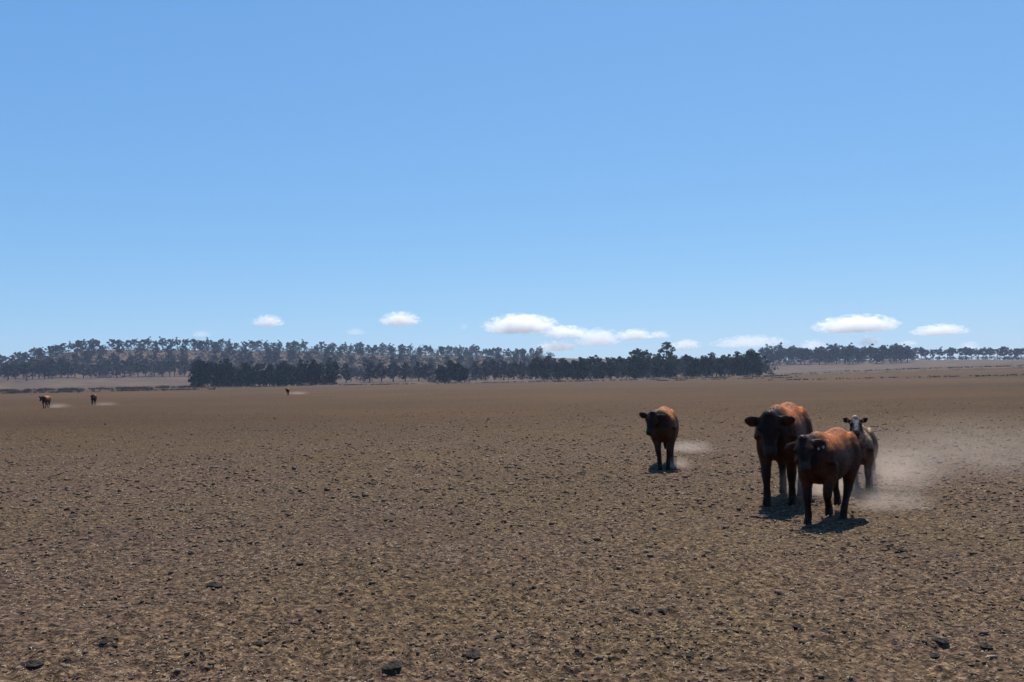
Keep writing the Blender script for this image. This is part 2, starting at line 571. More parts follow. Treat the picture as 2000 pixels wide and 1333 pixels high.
def dung_mesh(seed):
    rng = np.random.RandomState(seed)
    v, f = [], []
    nr, na = 7, 16
    lob = rng.rand(4) * 6.28
    for i in range(nr):
        t = i / (nr - 1)
        for j in range(na):
            a = 2 * math.pi * j / na
            rad = t * (1 + 0.16 * math.sin(2 * a + lob[0]) + 0.12 * math.sin(3 * a + lob[1]) + 0.08 * math.sin(5 * a + lob[2]))
            h = 0.36 * (1 - t ** 2.2) + 0.07 * math.sin(t * 13 + lob[3]) * (1 - t) + 0.06 * rng.randn() * (t < 0.95)
            v.append((rad * math.cos(a), rad * math.sin(a) * 0.8, h - 0.04))
    for i in range(nr - 1):
        for j in range(na):
            k = (j + 1) % na
            f.append((i * na + j, i * na + na + j, i * na + na + k, i * na + k))
    me = bpy.data.meshes.new('dung_pat')
    me.from_pydata(v, [], f)
    me.update()
    me.materials.append(M_DUNG)
    return me
DUNG = [dung_mesh(s) for s in (1, 2, 3, 4)]
dung_px = [(245, 1073, .075), (925, 1278, .085), (768, 1300, .09), (640, 1138, .06), (420, 1143, .10), (890, 1240, .06), (1290, 1190, .06),
           (205, 1255, .06), (222, 1256, .05), (290, 1268, .05), (1748, 1257, .06), (1838, 1262, .08), (1825, 1278, .07), (1760, 1075, .07),
           (1105, 1060, .05), (60, 1305, .09), (1560, 1226, .06), (500, 1252, .06), (1610, 1235, .06), (1925, 1265, .06), (1795, 1182, .06),
           (1005, 1190, .08), (975, 1245, .06), (480, 940, .06), (570, 964, .06), (665, 906, .06), (490, 890, .09), (1440, 1140, .05), (1350, 1290, .07), (150, 1080, .06)]
rng = random.Random(5)
for i, (px, py, s) in enumerate(dung_px):
    g = ground_at(px, py)
    o = mesh_obj('dung_pat', DUNG[i % 4])
    o.location = (g.x, g.y, soil_z(g.x, g.y) + 0.004)
    o.rotation_euler = (0, 0, rng.uniform(0, 6.28))
    s *= rng.uniform(0.5, 0.7)
    o.scale = (s * 1.25, s, s * .75)
    tag(o, ('broad' if s > .05 else 'small') + ' dark lumpy dried dung pat lying on the bare soil', 'dung pat', 'dung pats scattered over the paddock')

# ------------------------------------------------------------------ cattle
RED = (0.056, 0.0150, 0.0042)
def build_cow_mesh(pose, voxel=0.0125):
    """one continuous body in its own frame, x forward, z up, height at the withers 1"""
    mb = MB()
    girth = pose.get('girth', 1.0)
    secs = [(-0.59, .86, .72, .055), (-0.555, .93, .62, .125), (-0.47, .975, .56, .185), (-0.36, 1.005, .54, .205), (-0.20, .985, .485, .215),
            (0.0, .965, .44, .232), (0.15, .96, .425, .232), (0.29, .985, .43, .205), (0.39, 1.0, .44, .18), (0.49, .955, .48, .155), (0.565, .88, .54, .11), (0.60, .80, .60, .05)]
    S = catmull(secs, 3)
    rings = []
    for x, zt, zb, hw in S:
        hw *= girth
        zc, hz = (zt + zb) / 2, (zt - zb) / 2
        ring = []
        for j in range(20):
            a = 2 * math.pi * j / 20
            s, c = math.sin(a), math.cos(a)
            ring.append((x, hw * c * (1 - 0.22 * s), zc + hz * (abs(s) ** 0.9) * (1 if s > 0 else -1)))
        rings.append(ring)
    mb.loft(rings)
    # bony landmarks of lean cattle
    for sy in (-1, 1):
        mb.ball((-0.34, sy * 0.13, .875), (.09, .045, .045))
        mb.ball((-0.55, sy * 0.075, .865), (.045, .035, .04))
        mb.tube([(0.37, sy * .085, .90), (0.40, sy * .13, .80), (0.46, sy * .14, .66)], [.045, .07, .08])
        mb.ball((-0.42, sy * .125, .76), (.17, .085, .20), 12, 8)
    mb.tube([(-0.5, 0, .965), (-0.2, 0, .975), (0.1, 0, .945), (0.38, 0, .98), (0.5, 0, .945)], [.026, .026, .026, .026, .024])
    # neck and head
    P = Vector(pose['poll'])
    yaw, pitch, roll = (R(a) for a in pose['head'])
    ax = Vector((math.cos(yaw) * math.cos(pitch), math.sin(yaw) * math.cos(pitch), math.sin(pitch)))
    side = Vector((-math.sin(yaw), math.cos(yaw), 0))
    up = ax.cross(side).normalized()
    if up.z < 0 and abs(pitch) < R(89): up = -up
    side = up.cross(ax).normalized()
    q = Matrix.Rotation(roll, 3, ax)
    side, up = q @ side, q @ up
    hs = pose.get('head_size', 1.0)
    nb = P + ax * 0.05 * hs - up * 0.05 * hs
    mid = (Vector((0.46, 0, .80)) + nb) / 2 + Vector((0, 0, 0.015))
    npts = catmull([(0.30, 0, .77, .13, .20), (0.46, 0, .79, .125, .19), (mid.x, mid.y, mid.z, .088, .145), (nb.x, nb.y, nb.z, .075, .10)], 4)
    rings = []
    for i, (x, y, z, hw, hh) in enumerate(npts):
        t = Vector(npts[min(i + 1, len(npts) - 1)][:3]) - Vector(npts[max(i - 1, 0)][:3])
        t.normalize()
        u = Vector((0, 0, 1)) - t * t.z
        u.normalize()
        w = u.cross(t)
        rings.append([tuple(Vector((x, y, z)) + w * (hw * math.cos(2 * math.pi * j / 16)) + u * (hh * math.sin(2 * math.pi * j / 16))) for j in range(16)])
    mb.loft(rings)
    mb.tube([(0.50, 0, .55), (0.55, 0, .62), tuple(mid - Vector((0.02, 0, .12)))], [.05, .055, .035], flat=0.5)     # dewlap
    hsec = catmull([(-.045, .045, .05, -.03), (0, .078, .08, -.035), (.06, .095, .105, -.055), (.12, .098, .112, -.065), (.19, .075, .095, -.06), (.26, .058, .072, -.052),
                    (.315, .060, .064, -.050), (.36, .060, .058, -.052), (.385, .040, .040, -.055)], 3)
    rings = []
    for d, hw, hh, off in hsec:
        c = P + (ax * d + up * off) * hs
        rings.append([tuple(c + (side * (hw * math.cos(2 * math.pi * j / 16) * (1 + 0.12 * math.sin(2 * math.pi * j / 16))) + up * (hh * math.sin(2 * math.pi * j / 16))) * hs) for j in range(16)])
    mb.loft(rings)
    for sy in (-1, 1):
        c = P + (ax * .125 + up * -.012 + side * sy * .088) * hs
        mb.ball(c, .026 * hs)
        c = P + (ax * .365 + up * -.03 + side * sy * .03) * hs
        mb.ball(c, .026 * hs)
        # ear: a leaf-shaped cup held out to the side
        e = pose.get('ears', ((0.1, -0.05), (0.1, -0.05)))[0 if sy < 0 else 1]
        b = P + (ax * .03 + up * -.03 + side * sy * .075) * hs
        ed = (side * sy + up * e[0] + ax * e[1]).normalized()
        wv = (ax * 0.8 - up * 0.6)
        wv = (wv - ed * wv.dot(ed)).normalized()
        tv = ed.cross(wv).normalized()
        rr = []
        for d, hw, th in [(0, .024, .02), (.03, .042, .018), (.07, .056, .017), (.11, .052, .016), (.14, .032, .014), (.158, .012, .010)]:
            c = b + ed * d * hs + wv * 0.015 * hs * math.sin(d / .16 * 3.14)
            rr.append([tuple(c + (wv * (hw * math.cos(2 * math.pi * j / 12)) + tv * (th * math.sin(2 * math.pi * j / 12))) * hs * 1.08) for j in range(12)])
        mb.loft(rr)
    mb.ball(P + (ax * 0.0 + up * .03) * hs, (.05 * hs, .05 * hs, .04 * hs))                               # poll
    # legs
    feet = []
    for key, front, sy in (('fr', 1, -1), ('fl', 1, 1), ('hr', 0, -1), ('hl', 0, 1)):
        L = pose.get(key, {})
        dx, lift, dy = L.get('dx', 0), L.get('lift', 0), L.get('dy', 0)
        if front:
            j = [(.37, .105, .66, .11), (.36, .125, .54, .088), (.365 + .35 * dx, .12 + dy * .4, .42, .058), (.375 + .7 * dx, .115 + dy * .6, .30 + lift * .5, .050),
                 (.375 + .85 * dx, .112 + dy * .8, .20 + lift * .8, .036), (.37 + dx, .11 + dy, .10 + lift, .040), (.385 + dx, .11 + dy, .045 + lift, .037), (.395 + dx, .11 + dy, .02 + lift, .042)]
        else:
            j = [(-.40, .10, .80, .13), (-.37, .13, .66, .125), (-.33 + .1 * dx, .14, .54, .095), (-.42 + .35 * dx, .125 + dy * .4, .43 + lift * .2, .066), (-.50 + .6 * dx, .115 + dy * .6, .335 + lift * .4, .053),
                 (-.485 + .8 * dx, .112 + dy * .8, .22 + lift * .8, .038), (-.465 + dx, .11 + dy, .105 + lift, .041), (-.45 + dx, .11 + dy, .045 + lift, .037), (-.44 + dx, .11 + dy, .02 + lift, .042)]
        if 'joints' in L:
            j = L['joints']
        jj = catmull([(x, sy * y, z, r) for x, y, z, r in j], 3)
        mb.tube([p[:3] for p in jj], [p[3] * 1.06 for p in jj], 12, flat=0.9)
        feet.append((jj[-1][:3], Vector(jj[-1][:3]) - Vector(jj[-5][:3])))
    # tail
    sw = pose.get('tail', (0, 0))
    tl = catmull([(-.53, 0, .95, .035), (-.60, 0, .90, .032), (-.635, sw[0] * .3, .78, .025), (-.65 + sw[1] * .4, sw[0] * .6, .60, .021), (-.65 + sw[1] * .8, sw[0] * .9, .44, .022), (-.64 + sw[1], sw[0], .34, .036), (-.64 + sw[1], sw[0], .24, .016)], 3)
    mb.tube([p[:3] for p in tl], [p[3] for p in tl], 8)
    raw = mb.mesh('raw')
    o = bpy.data.objects.new('raw', raw)
    C.objects.link(o)
    m = o.modifiers.new('r', 'REMESH')
    m.mode = 'VOXEL'
    m.voxel_size = voxel
    m2 = o.modifiers.new('s', 'SMOOTH')
    m2.factor = 0.5
    m2.iterations = 4
    dg = bpy.context.evaluated_depsgraph_get()
    me = bpy.data.meshes.new_from_object(o.evaluated_get(dg))
    bpy.data.objects.remove(o)
    bpy.data.meshes.remove(raw)
    smooth(me)
    return me, dict(P=P, ax=ax, up=up, side=side, hs=hs, feet=feet)

def coat_colors(co, info, style):
    """muzzle, ears and white markings, plus painted shade and a painted sunlit back"""
    n = len(co)
    rgb = np.array(style.get('base', RED))
    col = np.tile(rgb, (n, 1))
    P, ax, up, side, hs = (np.array(info[k]) for k in ('P', 'ax', 'up', 'side', 'hs'))
    d = (co - P) @ ax / hs
    u = (co - P) @ up / hs
    s = (co - P) @ side / hs
    head = (d > -.07) & (d < .42) & (np.abs(s) < .13) & (np.abs(u + .05) < .15)
    k = pnoise(co[:, 0] * 7 + co[:, 2] * 3, co[:, 1] * 7 + co[:, 2] * 5, 51)
    if style.get('pied'):
        w = np.clip((pnoise(co[:, 0] * 3.1 + 3, co[:, 2] * 3.1 + co[:, 1] * 2.3, 52) + .35 * k) * 3.0 + .5, 0, 1)
        top = np.clip((co[:, 2] - 0.70 + 0.1 * k) / .18, 0, 1)
        w = (w * top)[:, None]
        col = col * (1 - w) + np.array([0.36, 0.235, 0.12]) * w
        lo = np.clip((0.46 - co[:, 2] + .05 * k) / .12, 0, 1)[:, None]
        col = col * (1 - lo) + np.array([0.11, 0.07, 0.055]) * lo
        face = head & (np.abs(s) < .034 + .05 * k) & (d < 0.33)
        col[face] = (0.40, 0.32, 0.23)
        col[head & (np.abs(s) >= .06) & (d > .05) & (d < .2)] = (0.03, 0.015, 0.012)
    # painted shade: face, throat and lower legs darkened in the coat colour
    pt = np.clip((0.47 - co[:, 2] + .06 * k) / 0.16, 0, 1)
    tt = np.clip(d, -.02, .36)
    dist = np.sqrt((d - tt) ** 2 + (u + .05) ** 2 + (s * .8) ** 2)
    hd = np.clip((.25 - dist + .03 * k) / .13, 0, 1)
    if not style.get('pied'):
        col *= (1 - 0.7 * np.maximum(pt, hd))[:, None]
    # painted sunlight: coat colour brightened by height along the back
    back_lit = np.clip((co[:, 2] - .80 + .05 * k) / .12, 0, 1) * (1 - hd)
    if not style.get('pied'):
        col *= (1 + 6.5 * back_lit[:, None] * np.array([1.0, 1.2, 1.0]))
    muz = head & (d > .30 + .02 * k)
    col[muz] = style.get('muzzle', (0.030, 0.020, 0.015))
    ear = (np.abs(s) > .14) & (d > -.1) & (d < .14) & (np.abs(u) < .2)
    col[ear] = np.array(style.get('ear', RED)) * 0.6
    return col

def set_colors(me, col):
    a = me.color_attributes.new('coat', 'FLOAT_COLOR', 'POINT')
    a.data.foreach_set('color', np.hstack([col, np.ones((len(col), 1))]).astype(np.float32).ravel())

def fur_mesh(me, count, seed, length=0.021):
    me.calc_loop_triangles()
    nv = len(me.vertices)
    co = np.zeros(nv * 3); me.vertices.foreach_get('co', co); co = co.reshape(-1, 3)
    no = np.zeros(nv * 3); me.vertices.foreach_get('normal', no); no = no.reshape(-1, 3)
    cc = np.zeros(nv * 4); me.color_attributes['coat'].data.foreach_get('color', cc); cc = cc.reshape(-1, 4)[:, :3]
    nt = len(me.loop_triangles)
    tr = np.zeros(nt * 3, dtype=np.int32); me.loop_triangles.foreach_get('vertices', tr); tr = tr.reshape(-1, 3)
    A = np.linalg.norm(np.cross(co[tr[:, 1]] - co[tr[:, 0]], co[tr[:, 2]] - co[tr[:, 0]]), axis=1)
    rng = np.random.RandomState(seed)
    t = rng.choice(nt, count, p=A / A.sum())
    b = rng.dirichlet((1, 1, 1), count)[:, :, None]
    p = (co[tr[t]] * b).sum(1)
    n = (no[tr[t]] * b).sum(1)
    n /= np.linalg.norm(n, axis=1, keepdims=True) + 1e-9
    c = (cc[tr[t]] * b).sum(1)
    clump = pnoise(p[:, 0] * 9 + p[:, 2] * 4, p[:, 1] * 9 - p[:, 2] * 7, 61)
    flow = np.array([-0.7, 0, -0.75]) + rng.randn(count, 3) * 0.28 + clump[:, None] * np.array([0.5, 0.5, 0.4])
    flow -= n * (flow * n).sum(1, keepdims=True)
    flow /= np.linalg.norm(flow, axis=1, keepdims=True) + 1e-9
    d = flow + n * rng.uniform(0.1, 0.55, (count, 1))
    d /= np.linalg.norm(d, axis=1, keepdims=True)
    w = np.cross(d, n)
    w /= np.linalg.norm(w, axis=1, keepdims=True) + 1e-9
    L = length * rng.uniform(0.6, 1.3, (count, 1)) * np.where(p[:, 2:3] < 0.4, 0.6, 1.0)
    W = 0.0017
    v = np.stack([p - w * W - n * .003, p + w * W - n * .003, p + d * L], 1).reshape(-1, 3)
    f = np.arange(count * 3).reshape(-1, 3)
    fm = np_mesh('hair', v, f)
    set_colors(fm, np.repeat(c * rng.uniform(0.75, 1.35, (count, 1)), 3, 0))
    return fm

def hoof_mesh():
    mb = MB()
    for sy in (-1, 1):
        rr = []
        for z, sx, w, ox in [(-.02, .050, .020, .012), (.0, .050, .0205, .010), (.025, .040, .019, .002), (.05, .032, .017, -.006)]:
            rr.append([(ox + sx * math.cos(a) * (1.15 if math.cos(a) > 0 else .85), sy * .0195 + w * math.sin(a), z) for a in (2 * math.pi * j / 10 for j in range(10))])
        mb.loft(rr)
    me = mb.mesh('hoof')
    me.materials.append(M_HOOF)
    return me
HOOF = hoof_mesh()
eye_mb = MB(); eye_mb.ball((0, 0, 0), 0.019, 10, 8)
EYE = eye_mb.mesh('eye'); smooth(EYE); EYE.materials.append(M_EYE)

def make_cow(name, label, cat, pose, style, loc, heading, size, fur=26000, seed=1, group=None):
    me, info = build_cow_mesh(pose)
    co = np.zeros(len(me.vertices) * 3)
    me.vertices.foreach_get('co', co)
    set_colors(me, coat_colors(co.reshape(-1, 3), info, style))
    root = empty(name, loc, heading)
    root.scale = (size,) * 3
    tag(root, label, cat, group)
    body = mesh_obj('body', me, M_COAT, root)
    if fur:
        h = mesh_obj('hair', fur_mesh(me, int(fur * 1.6), seed), M_FUR, body)
        h['kind'] = 'stuff'
    P, ax, up, side, hs = (info[k] for k in ('P', 'ax', 'up', 'side', 'hs'))
    for sy in (-1, 1):
        e = mesh_obj('eye', EYE, None, body)
        e.location = P + (ax * .127 + up * -.010 + side * sy * .084) * hs
    for (p, d) in info['feet']:
        h = mesh_obj('hoof', HOOF, None, body)
        h.location = p
        tilt = math.atan2(d.x, -d.z) - 0.35
        h.rotation_euler = (0, -tilt if p[2] > 0.05 else 0, 0)
        h.scale = (1.0, 1.0, 1.0)
    return root, body, info

def place(heading_deg, size, local, px, py):
    """origin of an animal whose local foot point stands where the ground meets the pixel"""
    g = ground_at(px, py)
    a = R(heading_deg)
    x, y = local[0] * size, local[1] * size
    ox, oy = g.x - (x * math.cos(a) - y * math.sin(a)), g.y - (x * math.sin(a) + y * math.cos(a))
    fx, fy = np.array([.39, .39, -.44, -.1]) * size, np.array([-.11, .11, .11, -.11]) * size
    return (ox, oy, float(surface(ox + fx * math.cos(a) - fy * math.sin(a), oy + fx * math.sin(a) + fy * math.cos(a)).mean()) - 0.004)

# the calf in front, left foreleg lifted, head low and turned
pose = dict(poll=(.655, -.05, .93), head=(19, -50, 10), head_size=.94, girth=.94, ears=((-.45, 0), (-.2, -.1)), tail=(.02, 0),
            fr=dict(dx=0.02), hl=dict(dx=.33),
            fl=dict(joints=[(.37, .105, .66, .11), (.37, .125, .54, .088), (.42, .125, .44, .058), (.46, .12, .345, .050), (.42, .11, .27, .036), (.37, .10, .22, .040), (.345, .10, .18, .036), (.35, .10, .15, .040)]),
            hr=dict(joints=[(-.40, .10, .80, .13), (-.38, .13, .66, .125), (-.36, .14, .55, .095), (-.46, .125, .46, .066), (-.57, .115, .38, .053), (-.60, .112, .29, .038), (-.63, .11, .20, .041), (-.655, .11, .15, .037), (-.655, .11, .12, .040)]))
loc = place(-128, 1.07, (.40, -.11), 1579, 1023)
calf1, calf1_body, inf = make_cow('calf', 'red-brown calf with raised foreleg and pale ear tags, walking before the larger cow', 'calf', pose, {}, loc, R(-128), 1.07, 34000, 1)
P, ax, up, side, hs = (inf[k] for k in ('P', 'ax', 'up', 'side', 'hs'))
tagm = MB()
tagm.loft([[(0.006 * t, math.cos(a) * .020, math.sin(a) * .024 - .012) for a in (2 * math.pi * j / 10 for j in range(10))] for t in (-1, 1)])
TAGME = tagm.mesh('ear_tag'); TAGME.materials.append(M_TAG)
for k, (dd, du) in enumerate(((.075, .02), (.125, .015))):
    t = mesh_obj('ear_tag', TAGME, None, calf1_body)
    t.location = P + (side * (.075 + dd) + ax * (.085 - .02 * k) + up * (-.085 + du)) * hs
    t.scale = (.8, .62, .62)

# the larger cow behind it
pose = dict(poll=(.69, -.02, .91), head=(6, -68, 2), head_size=1.04, girth=.92, ears=((-.05, .05), (.05, .05)), tail=(0, 0),
            fr=dict(dx=.06), fl=dict(dx=-.08), hr=dict(dx=-.1), hl=dict(dx=.12))
loc = place(-117, 1.31, (.46, -.11), 1498, 987)
make_cow('cow', 'largest red-brown cow facing forward with head up and ears out, in dusty paddock', 'cow', pose, dict(muzzle=(.042, .028, .020)), loc, R(-117), 1.31, 34000, 2)

# the pied calf following in the dust
pose = dict(poll=(.57, -.02, 1.15), head=(8, -46, 0), head_size=.80, girth=.80, ears=((.45, 0), (.45, 0)), tail=(.16, -.05),
            fr=dict(dx=.05, dy=.01), fl=dict(dx=-.05), hr=dict(dx=-.12), hl=dict(dx=.08))
loc = place(-116, .95, (.39, 0), 1680, 964)
make_cow('calf', 'pale-patched pied calf with upright ears following in the dust behind two others', 'calf', pose, dict(pied=True, base=(.11, .045, .025)), loc, R(-116), .95, 30000, 3)

# the calf walking on its own
pose = dict(poll=(.64, -.15, .92), head=(-16, -55, -14), head_size=.95, girth=.97, ears=((.25, 0), (.35, -.1)), tail=(0, 0),
            fr=dict(dx=.05, dy=-.045), fl=dict(dx=.03, dy=-.045), hr=dict(dx=-.30), hl=dict(dx=.10))
loc = place(-102, 1.12, (.41, 0), 1297, 917)
calf_s, calf_s_body, inf_s = make_cow('calf', 'brown calf walking alone with its head turned aside, dust at its heels', 'calf', pose, dict(base=(.060, .019, .0055)), loc, R(-102), 1.12, 30000, 4)

# three far cattle, copies of whole animals
def copy_tree(o, parent=None, deep=True):
    c = o.copy()
    C.objects.link(c)
    c.parent = parent
    if deep:
        for ch in o.children:
            copy_tree(ch, c, deep)
    return c
for px, py, hd, sz, src, lab in ((90, 797, -76, 1.12, calf_s, 'far brown calf angled aside before the pale slope, a little nearer than its neighbour'),
                                 (183, 792, -66, 1.08, calf1, 'far dark calf facing straight ahead with dust drifting from its feet'),
                                 (562, 772, -77, 1.12, calf_s, 'farthest tiny dark calf alone in the paddock before the dark grove')):
    c = copy_tree(src)
    g = ground_at(px, py)
    c.location = (g.x, g.y, soil_z(g.x, g.y))
    c.rotation_euler = (0, 0, R(hd))
    c.scale = (sz,) * 3
    tag(c, lab, 'calf')

# ------------------------------------------------------------------ trees
def leaf_quads(centers, radii, per, size, rng, squash=0.75):
    out = []
    for c, r in zip(centers, radii):
        d = rng.randn(per, 3)
        d /= np.linalg.norm(d, axis=1, keepdims=True)
        d *= (r * rng.uniform(0.35, 1.0, (per, 1)) ** 0.6)
        d[:, 2] *= squash
        p = c + d
        a = rng.randn(per, 3); a /= np.linalg.norm(a, axis=1, keepdims=True)
        b = np.cross(a, rng.randn(per, 3)); b /= np.linalg.norm(b, axis=1, keepdims=True)
        s = size * rng.uniform(0.6, 1.4, (per, 1))
        out.append(np.stack([p - a * s, p + b * s * .55, p + a * s, p - b * s * .55], 1))
    v = np.concatenate(out).reshape(-1, 3)
    return v, np.arange(len(v)).reshape(-1, 4)

def tree_proto(seed, H, base, width, style):
    """trunk mesh and crown mesh of one tree standing at the origin"""
    rng = np.random.RandomState(seed)
    tm = MB()
    lean = rng.uniform(-.06, .06, 2) * H
    top = H * 0.8
    path = [(0, 0, -0.6), (lean[0] * .2, lean[1] * .2, H * .25), (lean[0] * .6 + rng.uniform(-.2, .2), lean[1] * .6, H * .5), (lean[0], lean[1], top)]
    rb = H * 0.026
    pp = catmull([(*p, r) for p, r in zip(path, (rb * 1.3, rb, rb * .75, rb * .2))], 3)
    tm.tube([p[:3] for p in pp], [p[3] for p in pp], 7)
    centers, radii = [], []
    nl = {'dark': 15, 'gum': 9, 'grey': 13, 'tall': 10}[style]
    for i in range(nl):
        a = 2.4 * i + rng.uniform(-.5, .5)
        t = (i + rng.uniform(.2, .8)) / nl
        z = H * (base + (0.93 - base) * t)
        if style == 'gum' or style == 'tall':
            z = H * (base + (0.92 - base) * t ** 0.7)
            rad = width * (0.35 + 0.65 * math.sin(math.pi * min(1, t * .85 + .2))) * rng.uniform(.45, 1)
        elif style == 'dark':
            rad = width * math.sin(math.pi * (t * .72 + .25)) * rng.uniform(.35, .9)
        else:
            rad = width * math.sin(math.pi * (t * .75 + .2)) * rng.uniform(.4, 1)
        st = pp[min(len(pp) - 1, max(2, int((z / top) * 0.72 * (len(pp) - 1))))]
        c = np.array([st[0] + math.cos(a) * rad, st[1] + math.sin(a) * rad, z])
        tm.tube([tuple(st[:3]), tuple((np.array(st[:3]) * .5 + c * .5) + np.array([0, 0, .05 * H * rng.uniform(-.3, .8)])), tuple(c)], [st[3] * .62, st[3] * .4, st[3] * .16], 5)
        centers.append(c)
        radii.append(width * {'dark': .50, 'gum': .38, 'grey': .40, 'tall': .36}[style] * rng.uniform(.75, 1.25))
        for k in range(2):
            o = rng.randn(3) * width * .26
            centers.append(c + o)
            radii.append(radii[-1] * rng.uniform(.5, .8))
    per = {'dark': 70, 'gum': 95, 'grey': 60, 'tall': 60}[style]
    v, f = leaf_quads(centers, radii, per, {'dark': .34, 'gum': .38, 'grey': .34, 'tall': .34}[style] * (H / 11) ** .5, rng, .7)
    cm = np_mesh('crown', v, f)
    cm.materials.append(M_LEAF['gum' if style == 'tall' else style])
    t = tm.mesh('trunk')
    t.materials.append(M_BARK)
    return t, cm, H

PROTO = {
    'dark': [tree_proto(100 + i, h, b, w, 'dark') for i, (h, b, w) in enumerate([(11, .10, 3.0), (12, .14, 3.2), (10, .08, 3.1), (13, .16, 3.0), (9, .10, 2.7), (11.5, .2, 3.6)])],
    'gum': [tree_proto(200 + i, h, b, w, 'gum') for i, (h, b, w) in enumerate([(12, .34, 4.4), (11, .30, 3.9), (13, .36, 4.6), (10, .30, 4.2), (12, .40, 5.2), (11, .32, 3.4), (12.5, .42, 4.4)])],
    'grey': [tree_proto(300 + i, h, b, w, 'grey') for i, (h, b, w) in enumerate([(10, .22, 3.2), (11, .25, 3.4), (9, .2, 3.0), (12, .28, 3.6), (10.5, .22, 3.8)])],
    'tall': [tree_proto(401, 19, .50, 4.6, 'tall'), tree_proto(402, 15.5, .45, 3.4, 'tall'), tree_proto(403, 13, .3, 4.4, 'dark')],
}
trng = random.Random(17)
def plant(kind, px, r, height, label, group, idx=None, name='gum_tree'):
    ps = PROTO[kind]
    t, c, H = ps[trng.randrange(len(ps)) if idx is None else idx]
    p = at_px(px, r)
    s = height / H
    root = empty(name, p, trng.uniform(0, 6.28))
    root.scale = (s * trng.uniform(.92, 1.12), s * trng.uniform(.92, 1.12), s)
    tag(root, label, 'tree', group)
    mesh_obj('trunk', t, None, root)
    mesh_obj('crown', c, None, root)
    return root

def row(kinds, px0, px1, step, r, jr, h0, h1, label, group, gaps=(), name='gum_tree'):
    px = px0
    while px <= px1:
        x = px + trng.uniform(-.3, .3) * step
        if not any(a < x < b for a, b in gaps):
            kd, hh = trng.choice(kinds), trng.uniform(h0, h1)
            rk = (hh - h0) / (h1 - h0)
            lab = ('low ' if rk < .34 else 'middling ' if rk < .67 else 'tall ') + {'dark': 'dense-crowned ', 'gum': 'open-crowned ', 'grey': 'thin-crowned '}[kd] + label
            plant(kd, x, r + trng.uniform(-jr, jr), hh, lab, group, name=name)
        px += step

# dense dark grove along the far edge of the paddock
row(['dark'], 384, 655, 13.5, 415, 14, 7.5, 12.2, 'dark rounded tree packed into the dense grove at the paddock edge', 'trees of the dark grove', name='grove_tree')
row(['dark', 'gum'], 395, 640, 27, 450, 12, 11, 13.5, 'dark rounded tree packed into the dense grove at the paddock edge', 'trees of the dark grove', name='grove_tree')
# broken belt in the middle
for px, h in ((676, 11), (722, 13), (745, 12), (768, 11.5), (792, 11)):
    plant('grey', px, 480, h, 'grey round-crowned tree with bare trunk in the broken belt beside the dark grove', 'trees of the broken belt')
for px, h in ((862, 9), (878, 11), (895, 10.5), (908, 8)):
    plant('dark', px, 425, h, 'very dark low tree of the small isolated clump', 'trees of the small dark clump', name='grove_tree')
for px, h in ((818, 12), (838, 11), (930, 12), (948, 12), (966, 12.5), (984, 12), (1003, 11.5), (1020, 11), (1038, 10)):
    plant('grey', px, 490, h, 'purple-grey thinly leaved tree between the small clump and long belt', 'thinly leaved grey trees')
# long belt to the right of the middle
row(['dark', 'gum', 'dark'], 1062, 1488, 14.5, 445, 14, 9.0, 12.2, 'dark green tree in the long belt behind the lone walking calf', 'trees of the long belt', name='belt_tree')
row(['gum', 'dark'], 1050, 1500, 24, 480, 12, 10.5, 13, 'dark green tree in the long belt behind the lone walking calf', 'trees of the long belt', name='belt_tree')
plant('tall', 1301, 440, 18.8, 'tallest gum tree with flat umbrella crown rising above the long belt', None, 0, 'umbrella_gum_tree')
plant('tall', 1243, 445, 16.5, 'tall open-crowned gum tree left of the umbrella-shaped one', None, 1)
plant('tall', 1264, 447, 15.5, 'tall gum between the open-crowned and the umbrella-shaped trees', None, 1)
plant('tall', 1466, 430, 13.5, 'broad dark tree closing the end of the long belt', None, 2, 'broad_dark_tree')
# hillside wood
row(['grey', 'gum'], -30, 385, 15, 705, 20, 11, 14.5, 'slate-grey tree along the foot of the wooded hillside', 'trees along the foot of the hillside')
row(['grey'], -20, 1040, 27, 800, 30, 11, 14, 'grey tree halfway up the wooded hillside', 'trees halfway up the hillside')
row(['gum', 'grey'], -10, 1060, 31, 900, 30, 11, 14, 'grey-green tree high on the wooded hillside below its crest', 'trees high on the hillside')
plant('gum', 52, 610, 12.5, 'lone slender dark tree standing forward on the pale slope', None, 5)
plant('gum', 15, 620, 10.5, 'small dark tree on the pale slope beside the slender one', None, 1)
# crest of the hill against the sky
row(['gum'], 8, 772, 14.2, 1012, 10, 10, 13.5, 'gum tree on the skyline of the hill crest', 'skyline gum trees on the hill crest', ((8, 30), (100, 104), (204, 218), (604, 619), (664, 668)))
row(['gum', 'grey'], 785, 1060, 15, 1015, 14, 10, 13.5, 'gum tree on the lower skyline where the hill sinks toward the belt', 'skyline gum trees on the sinking ridge')
# far wood on the right
row(['grey', 'gum'], 1500, 1775, 12.5, 860, 25, 13, 17, 'blue-grey hazy tree of the far wood behind the cattle', 'trees of the far wood')
row(['gum'], 1490, 1760, 15, 1000, 20, 14, 18, 'blue-grey hazy tree on the crest of the far wood', 'trees on the crest of the far wood')
row(['gum'], 1762, 2060, 12.5, 1010, 12, 10.5, 15, 'hazy gum tree of the sparse far row with sky under its crown', 'sparse far row of gum trees', ((1752, 1768),))

